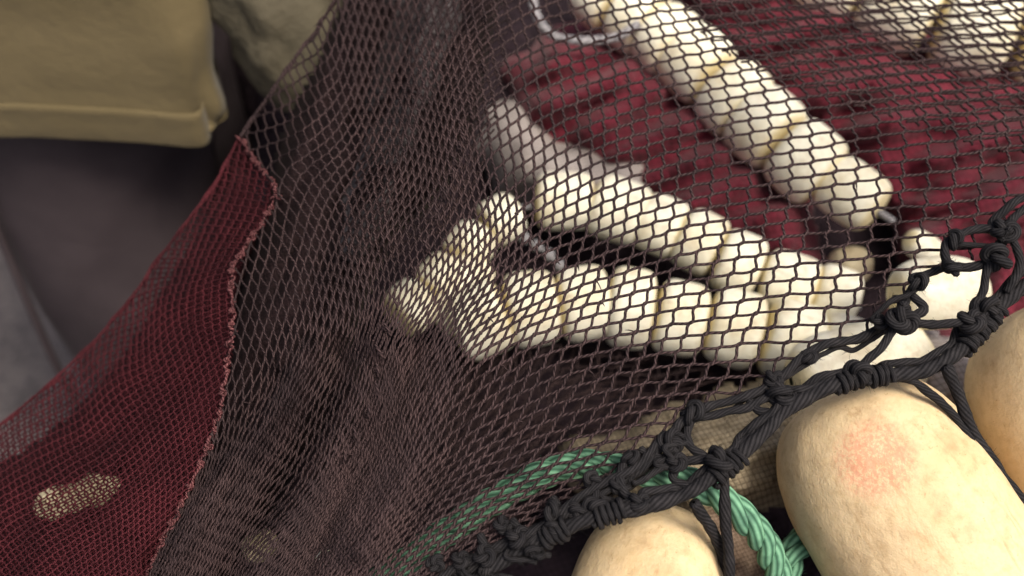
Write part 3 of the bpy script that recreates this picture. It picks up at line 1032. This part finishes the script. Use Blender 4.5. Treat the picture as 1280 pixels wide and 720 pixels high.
for i, (x, y) in enumerate(lp):
    c = at(x + random.gauss(0, 3), y, net_depth(np.array(x), np.array(y)) - 0.003)
    a = random.uniform(-0.3, 0.5)
    L = 0.0042
    t = np.linspace(-1, 1, 9)[:, None]
    path = c + t * L * np.array([[math.sin(a), -0.5, -0.8]]) + (1 - t ** 2) * np.array([[0.0012, -0.002, 0.001]])
    m.tube(path, 0.00075, 6, 300)
    if i % 2:
        m.tube(knot_path(0.0018, i, 20) + c, 0.0006, 5, 300)
m.build('lacing', M['twine'], net)['label'] = 'line of loose lacing loops down the dense folds'

# ------------------------------------------------------------------ black border of the net: selvedge cords, meshes of thick cord, knots


def cordpath(pts, wob=0.0006, step=0.002, seed=0):
    P3 = np.array([at(*p) for p in pts])
    C = resample(spline(P3, 240), step)
    n = np.arange(len(C))
    return C + wob * np.stack([vnoise(n / 7.0, n * 0 + 3, seed + k) for k in range(3)], -1)


def cord_radius(n, r, seed):
    k = np.arange(n)
    return r * (1 + 0.12 * vnoise(k / 4.0, k * 0, seed) + 0.07 * vnoise(k / 1.5, k * 0 + 5, seed + 1))


def fuzz(m, C, R, count, seed, length=0.0024, rad=0.00010):
    r_ = np.random.default_rng(seed)
    i = r_.integers(0, len(C), count)
    dirs = r_.normal(0, 1, (count, 3))
    dirs /= np.linalg.norm(dirs, axis=-1, keepdims=True)
    R = np.broadcast_to(R, (len(C),))
    base = C[i] + dirs * R[i][:, None] * 0.9
    tng = r_.normal(0, 1, (count, 3)) * 0.6
    t = np.array([0, 0.5, 1.0])[None, :, None]
    L = length * r_.uniform(0.4, 1.3, (count, 1, 1))
    path = base[:, None] + dirs[:, None] * t * L * 0.8 + tng[:, None] * t ** 2 * L * 0.7
    m.tubes(path, np.array([rad, rad * 0.8, rad * 0.3])[None], 3, 1)


selv = MB()
D = net_depth


def dd_(x, y, o):
    return float(D(np.array(float(x)), np.array(float(y)))) + o


SELV = [(440, 785), (500, 750), (560, 714), (600, 694), (640, 676), (690, 650), (740, 622), (790, 592), (830, 556), (850, 526), (880, 512), (920, 500), (957, 482), (985, 462), (1008, 442), (1040, 430), (1080, 420), (1108, 404),
        (1130, 385), (1142, 362), (1152, 346), (1180, 336), (1215, 334), (1240, 322), (1256, 298), (1272, 270), (1330, 230), (1450, 162), (1640, 56)]
C = cordpath([(x, y, dd_(x, y, -0.001)) for x, y in SELV], 0.0012, 0.0015, 3)
R = cord_radius(len(C), 0.0026, 4)
selv.tube(C, R, 9, 210)
fuzz(selv, C, R, 900, 1)
C = cordpath([(x + 3, y + 8, dd_(x, y, 0.003)) for x, y in SELV[:-10]], 0.0026, 0.0015, 9)
R = cord_radius(len(C), 0.0017, 8)
selv.tube(C, R, 8, 210)
fuzz(selv, C, R, 500, 2)
selv.build('selvedge_cord', M['rope'], net)['label'] = 'thick black selvedge cord along the net edge'

HEAD = [(520, 800, .548), (600, 722, .540), (650, 690, .536), (700, 664, .532), (745, 645, .530), (800, 634, .530), (855, 618, .534), (900, 588, .538), (945, 548, .542), (985, 512, .546), (1030, 486, .549), (1075, 472, .551),
        (1120, 468, .553), (1165, 460, .556), (1200, 436, .560), (1232, 402, .565), (1262, 372, .570), (1300, 345, .575), (1360, 310, .58)] + [(x, y, dd_(x, y, -0.006)) for x, y in ((1450, 255), (1560, 180), (1680, 90))]
hr = thing('head_rope', 'thick black head rope running along the tops of the large cream floats', 'rope')
m = MB()
C = cordpath(HEAD, 0.0008, 0.0015, 21)
R = cord_radius(len(C), 0.0041, 22)
m.tube(C, R, 12, 210)
fuzz(m, C, R, 900, 3)
m.build('cord', M['rope'], hr)
m = MB()
C2 = cordpath([(x - 9, y - 9, d + 0.003) for x, y, d in HEAD], 0.0026, 0.0015, 25)
R2 = cord_radius(len(C2), 0.0025, 26)
m.tube(C2, R2, 9, 210)
fuzz(m, C2, R2, 700, 4)
m.build('cord', M['rope'], hr)
# wrapped lashings on the head rope
for (x, y, d, n) in ((760, 641, .530, 5), (905, 584, .538, 6), (1062, 474, .551, 5), (1098, 468, .552, 4), (1215, 420, .562, 6), (1236, 396, .566, 4), (690, 668, .532, 5)):
    c = at(x, y, d)
    i = int(np.argmin(((C - c) ** 2).sum(-1)))
    i = min(max(i, 8), len(C) - 9)
    T = C[i + 6] - C[i - 6]
    T /= np.linalg.norm(T)
    u = np.cross(T, [0.3, 0.2, 1.0])
    u /= np.linalg.norm(u)
    v = np.cross(T, u)
    t = np.linspace(0, n * 2 * math.pi, n * 14)
    sp_ = (t / t[-1] - 0.5)[:, None] * T * n * 0.0034
    rr = 0.0052 + 0.0007 * np.sin(t * 1.37 + n)
    path = C[i] + sp_ + rr[:, None] * (np.cos(t)[:, None] * u + np.sin(t)[:, None] * v)
    m = MB()
    m.tube(path, 0.0016 * (1 + 0.12 * rng.normal(0, 1, len(path))), 7, 210)
    fuzz(m, path, 0.0021, 90, int(x))
    m.build('lashing', M['rope'], hr)

# thick cord meshes between selvedge and head rope: each a part of the net
LINKS = [[(1125, 400, .556), (1108, 425, .553), (1088, 446, .552), (1066, 470, .551)], [(1125, 402, .556), (1165, 404, .556), (1200, 402, .558), (1225, 398, .560)],
         [(1140, 368, .560), (1155, 385, .557), (1135, 398, .556)], [(1090, 400, .562), (1112, 378, .562), (1135, 370, .560), (1146, 360, .561)],
         [(978, 496, .553), (962, 520, .549), (945, 540, .545), (915, 562, .542), (902, 584, .538)], [(865, 520, .551), (895, 518, .550), (935, 508, .550), (975, 490, .552), (1010, 486, .549), (1050, 470, .551)],
         [(850, 575, .545), (880, 574, .542), (905, 572, .540)], [(832, 545, .549), (846, 570, .546), (842, 600, .540), (870, 610, .535)],
         [(958, 480, .556), (965, 500, .552), (985, 505, .548)], [(800, 560, .548), (820, 575, .545), (850, 570, .543)],
         [(735, 596, .546), (745, 615, .540), (738, 640, .532)], [(790, 566, .547), (775, 590, .542), (780, 615, .536), (800, 632, .531)],
         [(690, 622, .544), (700, 645, .538), (690, 668, .533)], [(640, 650, .543), (655, 672, .538), (650, 690, .535)], [(600, 668, .543), (612, 700, .538), (605, 718, .536)],
         [(830, 545, .549), (800, 580, .542), (760, 600, .540), (720, 625, .537), (690, 650, .535), (650, 676, .534)],
         [(1240, 322, .568), (1232, 350, .566), (1222, 380, .562), (1218, 400, .561)], [(1185, 336, .566), (1180, 312, .572), (1196, 296, .576), (1225, 286, .578), (1262, 290, .574)],
         [(1190, 304, .575), (1214, 306, .576), (1250, 310, .572)], [(1262, 290, .572), (1275, 330, .568), (1258, 365, .568)], [(1256, 300, .57), (1240, 280, .578), (1262, 258, .578), (1300, 235, .578)],
         [(870, 512, .551), (858, 545, .547), (876, 570, .543), (902, 580, .539)], [(935, 500, .552), (950, 516, .549), (972, 516, .548)]]
allk = []
for li, pts in enumerate(LINKS):
    m = MB()
    C = cordpath(pts, 0.0008, 0.0014, 60 + li)
    r = 0.0025 if li not in (3, 18) else 0.0016
    R = cord_radius(len(C), r, 70 + li)
    m.tube(C, R, 9, 210)
    fuzz(m, C, R, 14 * len(C) // 5, 100 + li)
    m.build('border_link', M['rope'], net)
KNOTS = [(1128, 398, .552, .0085), (1148, 352, .560, .0062), (1215, 402, .557, .0075), (1072, 466, .548, .0072), (978, 492, .550, .0082), (968, 474, .554, .0055), (900, 578, .537, .0088), (865, 516, .549, .0072), (838, 552, .546, .0085),
         (846, 578, .541, .0070), (740, 600, .541, .0060), (788, 572, .544, .0062), (800, 628, .529, .0070), (744, 634, .531, .0075), (690, 640, .536, .0072), (692, 660, .532, .0062), (648, 672, .535, .0078), (606, 694, .537, .0074), (576, 700, .538, .006),
         (1245, 322, .566, .0085), (1192, 300, .573, .0060), (1256, 288, .572, .0075), (1232, 385, .562, .0075), (1100, 402, .560, .0050), (1010, 446, .558, .0048), (1190, 335, .565, .0052), (545, 704, .540, .006), (628, 656, .54, .0058), (720, 640, .533, .0066), (770, 606, .539, .0058), (668, 690, .531, .0065)]
for ki_, (x, y, d, s) in enumerate(KNOTS):
    s *= 0.86 if x > 850 else 0.72
    m = MB()
    k = knot_path(s, 300 + ki_, 60) + at(x, y, d)
    R = cord_radius(len(k), s * 0.40, 400 + ki_)
    m.tube(k, R, 8, 210)
    fuzz(m, k, R, 110, 500 + ki_)
    # a loose tail on some knots
    if ki_ % 3 == 0:
        e = k[-1]
        tl = np.linspace(0, 1, 8)[:, None]
        tail = e + tl * np.array([[random.uniform(-.006, .006), -.002, random.uniform(-.007, .004)]]) + tl ** 2 * np.array([[0, .002, -.003]])
        m.tube(tail, s * 0.26, 7, 160)
        fuzz(m, tail, s * 0.26, 60, 700 + ki_, 0.004)
    m.build('border_knot', M['rope'], net)

# thinner cord loops tangled between selvedge and head rope, lower left stretch
tb = random.Random(5)
for q in range(16):
    x = 560 + q * 19 + tb.uniform(-8, 8)
    yb = np.interp(x, [p[0] for p in SELV], [p[1] for p in SELV])
    pts = [(x, yb - 4, dd_(x, yb, -0.001))]
    for st in range(3):
        pts.append((x + tb.uniform(-26, 30), yb + 10 + st * 10 + tb.uniform(-7, 7), dd_(x, yb, -0.004 - 0.002 * st) + tb.uniform(-.003, .003)))
    m = MB()
    C = cordpath(pts, 0.0007, 0.0013, 900 + q)
    rr_ = tb.choice([0.0013, 0.0016, 0.0020])
    m.tube(C, cord_radius(len(C), rr_, q), 7, 210)
    fuzz(m, C, rr_, 60, 950 + q, 0.004)
    m.build('border_link', M['rope'], net)

# thin lashing lines round the large floats
for pts, r, lab in (([(1183, 458, .552), (1196, 490, .556), (1212, 530, .560), (1240, 575, .562), (1278, 628, .562), (1330, 700, .562)], 0.0034, 'black cord squeezed between the two right large floats'),
                    ([(1120, 470, .554), (1150, 481, .556), (1182, 508, .558), (1216, 556, .560), (1254, 610, .560), (1305, 690, .562)], 0.0024, 'black cord hugging the right flank of the scuffed float'),
                    ([(905, 588, .537), (907, 630, .540), (909, 680, .545), (912, 740, .55)], 0.0031, 'black cord hanging straight down left of the green rope'),
                    ([(868, 630, .533), (885, 655, .545), (902, 690, .555), (916, 740, .56)], 0.0032, 'black cord passing round the right end of the bottom float')):
    m = MB()
    C = cordpath(pts, 0.0007, 0.0015, len(lab))
    R = cord_radius(len(C), r, len(lab))
    m.tube(C, R, 9, 210)
    fuzz(m, C, R, 130, len(lab))
    tag(m.build('lashing_cord', M['rope']), lab, 'cord')


# ------------------------------------------------------------------ green three-strand rope
def laid_rope(name, pts, rr, pitch, mat, label, cat='rope'):
    root = thing(name, label, cat)
    C = resample(spline(np.array([at(*p) for p in pts]), 400), 0.0012)
    T = np.gradient(C, axis=0)
    T /= np.linalg.norm(T, axis=-1, keepdims=True)
    n = np.cross(T[0], [0, 0, 1.0])
    N = []
    for t in T:
        n = n - (n @ t) * t
        n /= np.linalg.norm(n)
        N.append(n)
    N = np.array(N)
    B = np.cross(T, N)
    L = np.arange(len(C)) * 0.0012
    for k in range(3):
        a = L / pitch * 2 * math.pi + k * 2 * math.pi / 3
        P = C + rr * 0.5 * (np.cos(a)[:, None] * N + np.sin(a)[:, None] * B)
        m = MB()
        m.tube(P, rr * 0.56, 12, 45)
        fuzz(m, P, rr * 0.56, 160, 800 + k, 0.003)
        m.build('strand', mat, root)
    return root


laid_rope('green_rope', [(430, 765, .572), (500, 706, .568), (560, 664, .566), (620, 624, .566), (680, 592, .566), (730, 580, .566), (800, 590, .564), (855, 600, .560), (900, 622, .562), (935, 652, .566), (962, 690, .578), (985, 760, .59)],
          0.0084, 0.046, M['green'], 'green twisted three-strand rope running under the net edge')
laid_rope('green_rope', [(962, 800, .60), (978, 735, .598), (992, 690, .604), (1020, 660, .63)], 0.0085, 0.046, M['green'], 'short lighter green rope end tucked against the scuffed float')

# ------------------------------------------------------------------ small pale cords and beads between the float rows
m = MB()
C = cordpath([(662, -30, .93), (672, 20, .92), (695, 46, .91), (730, 52, .905), (770, 46, .905), (800, 30, .91)], 0.001, 0.003, 5)
m.tube(C, 0.0042, 8, 120)
tag(m.build('pale_cord', M['grey_rope']), 'pale grey cord looping above the left red bundle', 'cord')
bc = thing('beaded_cord', 'short string of grey beads between the two lower float rows', 'beaded cord')
bp = [(656, 298), (671, 307), (686, 318), (699, 331), (711, 345), (722, 358)]
m = MB()
C = cordpath([(x, y, heap_depth(y) - 0.04) for x, y in bp], 0, 0.003, 2)
m.tube(C, 0.0018, 6, 120)
m.build('cord', M['grey_rope'], bc)
for x, y in bp[:-1]:
    me = float_mesh('bead', 0.0052, 0.0048, 2.5, x, 16, 12)
    me.materials.append(M['grey_rope'])
    o = bpy.data.objects.new('bead', me)
    COL.objects.link(o)
    o.location = at(x, y, heap_depth(y) - 0.04)
    o.parent = bc

# ================================================================== the person at the left, facing the net
def loft(rings, nu=48, wr=0.006, seed=0, freq=9.0, sq=1.0):
    """rings: (cx, cy, cz, rx, ry) -> a tube with cloth wrinkles"""
    R = spline(rings, max(24, len(rings) * 14))
    a = np.linspace(0, 2 * math.pi, nu, endpoint=False)
    n = len(R)
    V = np.empty((n, nu, 3))
    for j in range(n):
        cx, cy, cz, rx, ry = R[j]
        w = 1 + wr / max(rx, 0.02) * (vnoise(a * freq / 6.28 * 1.0 + 3 * np.sin(j / n * 4), np.full(nu, j / n * 7.0), seed) + 0.5 * vnoise(a * 3, np.full(nu, j / n * 15.0), seed + 2))
        ca, sa = np.cos(a), np.sin(a)
        ca, sa = np.sign(ca) * np.abs(ca) ** sq, np.sign(sa) * np.abs(sa) ** sq
        V[j] = np.stack([cx + ca * rx * w, cy + sa * ry * w, np.full(nu, cz)], -1)
    return V


def loft_add(m, V):
    n, nu = V.shape[:2]
    idx = np.arange(n * nu).reshape(n, nu)
    i0, i1 = idx[:-1], idx[1:]
    F = np.stack([i0, np.roll(i0, -1, 1), np.roll(i1, -1, 1), i1], -1).reshape(-1, 4)
    m.add(V.reshape(-1, 3), F)


person = thing('person', 'person in khaki shirt and dark grey rubber trousers standing behind the red netting', 'person')
person.location = (0, 0, 0)


def skin_body(name, joints, edges, mat, root, parent):
    me = bpy.data.meshes.new(name)
    me.from_pydata([j[:3] for j in joints], edges, [])
    o = bpy.data.objects.new(name, me)
    COL.objects.link(o)
    o.parent = parent
    sk = o.modifiers.new('skin', 'SKIN')
    sk.use_smooth_shade = True
    for i, j in enumerate(joints):
        sv = me.skin_vertices[0].data[i]
        sv.radius = (j[3], j[4] if len(j) > 4 else j[3])
        sv.use_root = (i == root)
    o.modifiers.new('sub', 'SUBSURF').levels = 2
    o.modifiers['sub'].render_levels = 2
    me.materials.append(mat)
    return o


PX, PY = -0.44, 0.90
hand = Vector(at(428, 150, 0.86))
wrist = Vector(at(408, 108, 0.86))
elbow = Vector((-0.222, 0.775, 1.03))
J = [(PX, PY, 0.93, .11), (PX + .01, PY, 1.12, .11), (PX + .04, PY, 1.32, .12), (PX + .06, PY, 1.42, .05), (PX + .09, PY, 1.50, .055),
     (PX + .11, PY, 1.58, .085), (PX + .115, PY, 1.66, .078), (PX + .105, PY, 1.71, .045), (PX + .20, PY, 1.575, .014),
     (PX, PY - .085, 0.85, .085), (PX + .01, PY - .085, .48, .06), (PX, PY - .085, .09, .042), (PX + .14, PY - .085, .035, .034),
     (PX, PY + .085, 0.85, .085), (PX + .01, PY + .085, .48, .06), (PX, PY + .085, .09, .042), (PX + .14, PY + .085, .035, .034),
     (PX + .04, PY - .165, 1.335, .055), (*elbow, .036), (*wrist, .024), (*hand, .024),
     (PX + .04, PY + .165, 1.335, .055), (PX + .14, PY + .2, 1.08, .036), (PX + .34, PY + .13, .98, .026), (PX + .42, PY + .11, .96, .024)]
E = [(0, 1), (1, 2), (2, 3), (3, 4), (4, 5), (5, 6), (6, 7), (5, 8), (0, 9), (9, 10), (10, 11), (11, 12), (0, 13), (13, 14), (14, 15), (15, 16),
     (2, 17), (17, 18), (18, 19), (19, 20), (2, 21), (21, 22), (22, 23), (23, 24)]
# five fingers on each hand, curled round the net
for hi, (hb, dirn) in ((20, (hand, (hand - wrist).normalized())), (24, (Vector(J[24][:3]), Vector((0.9, -0.2, -0.3)).normalized()))):
    side = dirn.cross(Vector((0, 0, 1))).normalized()
    dn = side.cross(dirn).normalized()
    for f in range(5):
        if f < 4:
            b0 = hb + dirn * 0.03 + side * (f - 1.5) * 0.019
            ln = (0.036, 0.042, 0.039, 0.03)[f]
            p1, p2, p3 = b0, b0 + dirn * ln, b0 + dirn * ln * 1.4 + dn * -ln * 0.7
        else:
            b0 = hb - side * 0.03 + dirn * 0.002
            p1, p2, p3 = b0, b0 + dirn * 0.022 - side * 0.016, b0 + dirn * 0.045 - side * 0.012 - dn * 0.012
        n0 = len(J)
        J += [(*p1, .0095), (*p2, .0088), (*p3, .0075)]
        E += [(hi, n0), (n0, n0 + 1), (n0 + 1, n0 + 2)]
body = skin_body('body', J, E, M['skin'], 0, person)
# hair cap and eyes
m = MB()
th, ph_ = np.meshgrid(np.linspace(0, 2 * math.pi, 33), np.linspace(0.02, 1.35, 14))
hc = np.stack([PX + .095 + 0.098 * np.sin(ph_) * np.cos(th) - 0.02 * ph_, PY + 0.088 * np.sin(ph_) * np.sin(th), 1.625 + 0.125 * np.cos(ph_)], -1)
m.grid(hc)
m.build('hair', M['hair'], person)
for sgn in (-1, 1):
    m = MB()
    m.tube(np.array([(PX + .178, PY + sgn * .032, 1.605), (PX + .184, PY + sgn * .032, 1.605), (PX + .188, PY + sgn * .032, 1.605)]), 0.011, 10)
    m.build('eye', M['boot'], person)

# trousers: two wide rubber legs joined at the hip
m = MB()
loft_add(m, loft([(PX + .04, PY - .085, .05, .085, .08), (PX + .038, PY - .085, .16, .084, .08), (PX + .032, PY - .085, .36, .096, .09), (PX + .022, PY - .085, .52, .106, .10), (PX + .008, PY - .082, .70, .117, .102), (PX + .004, PY - .07, .86, .124, .108), (PX, PY - .05, .98, .122, .11)], 56, 0.004, 3, 6))
loft_add(m, loft([(PX - .01, PY + .095, .05, .09, .088), (PX + .01, PY + .095, .36, .10, .094), (PX + .01, PY + .09, .52, .106, .10), (PX, PY + .085, .70, .115, .104), (PX, PY + .07, .86, .122, .11), (PX, PY + .05, .98, .12, .11)], 56, 0.004, 6, 6))
tr = m.build('trousers', M['trouser'], person)
m = MB()   # welded seam down the outside of the near leg
zz = np.linspace(.95, .06, 60)
m.tube(np.stack([PX - .068 + 0.006 * np.sin(zz * 9), PY - .085 - .080 + 0 * zz - 0.003, zz], -1), 0.0045, 8)
sm = m.build('trouser_seam', M['trouser'], person)
for sgn in (-1, 1):
    m = MB()
    V = loft([(PX + .02, PY + sgn * .088, .0, .135, .056), (PX + .03, PY + sgn * .088, .03, .14, .058), (PX + .02, PY + sgn * .088, .07, .11, .056), (PX, PY + sgn * .088, .12, .075, .058), (PX, PY + sgn * .088, .2, .07, .06)], 36, 0.001, 3)
    loft_add(m, V)
    m.build('boot', M['boot'], person)

# shirt: untucked body with a turned hem, two sleeves
SH = [(PX + .026, PY, .888, .172, .205), (PX + .025, PY, .905, .170, .204), (PX + .035, PY, 1.00, .180, .200), (PX + .035, PY, 1.12, .172, .195), (PX + .03, PY, 1.26, .150, .205), (PX + .04, PY, 1.36, .125, .185), (PX + .055, PY, 1.42, .075, .09), (PX + .06, PY, 1.44, .065, .07)]
m = MB()
V = loft(SH, 160, 0.0065, 11, 10, 0.20)
V[..., 2] += 0.006 * np.sin(np.arctan2(V[..., 1] - PY, V[..., 0] - PX) * 3)
V[..., 0] -= 0.36 * (V[..., 1] - (PY - .2)) * np.clip((1.25 - V[..., 2]) / 0.15, 0, 1)      # turned slightly away
loft_add(m, V)
shirt = m.build('shirt', M['shirt'], person)
so = shirt.modifiers.new('thickness', 'SOLIDIFY')
so.thickness = 0.002
# hem band, stitched, 3 mm proud of the shirt
j0 = 0
band = V[:6].copy()
c0 = np.array([PX + .012, PY, 0])
outw = band - c0
outw[..., 2] = 0
outw /= np.linalg.norm(outw, axis=-1, keepdims=True)
zs = np.array([-.003, 0, .012, .024, .030, .031])
prof = np.array([.0004, .0012, .0013, .0012, .0022, .0002])
hb_ = V[0][None] + outw[0][None] * prof[:, None, None]
hb_[..., 2] = V[0][None, :, 2] + zs[:, None] + 0.002 * vnoise(np.arange(160) / 9.0, np.zeros(160), 5)
m = MB()
loft_add(m, hb_)
m.build('hem', M['shirt'], shirt)


def sleeve(name, pts, radii, seed):
    C = resample(spline(np.array(pts, float), 120), 0.008)
    s = np.linspace(0, 1, len(C))
    R = np.interp(s, np.linspace(0, 1, len(radii)), radii)
    m = MB()
    m.tubes(C[None], R[None], 40)
    Vv = m.v[0].reshape(len(C), 40, 3)
    cen = C[:, None]
    k = np.arange(len(C))[:, None]
    a = np.arange(40)[None] / 40 * 6.283
    fold = 1 + 0.10 * vnoise(k / 2.6 + 2 * np.sin(a), a * 1.5, seed) + 0.05 * vnoise(k / 1.4 + np.cos(a) * 2, a * 3, seed + 1)
    m.v[0] = (cen + (Vv - cen) * fold[..., None]).reshape(-1, 3)
    return m.build(name, M['sleeve'], shirt)


sleeve('sleeve', [(PX + .03, PY - .14, 1.35), (PX + .10, PY - .15, 1.22), tuple(elbow + Vector((-.03, -.01, .05))), tuple(elbow), tuple(elbow.lerp(wrist, 0.5)), tuple(wrist)], [.085, .078, .066, .062, .056, .048], 3)
sleeve('sleeve', [(PX + .03, PY + .14, 1.35), (PX + .10, PY + .19, 1.18), (PX + .14, PY + .2, 1.08), (PX + .24, PY + .165, 1.03), (PX + .34, PY + .13, .98)], [.085, .075, .062, .054, .046], 8)
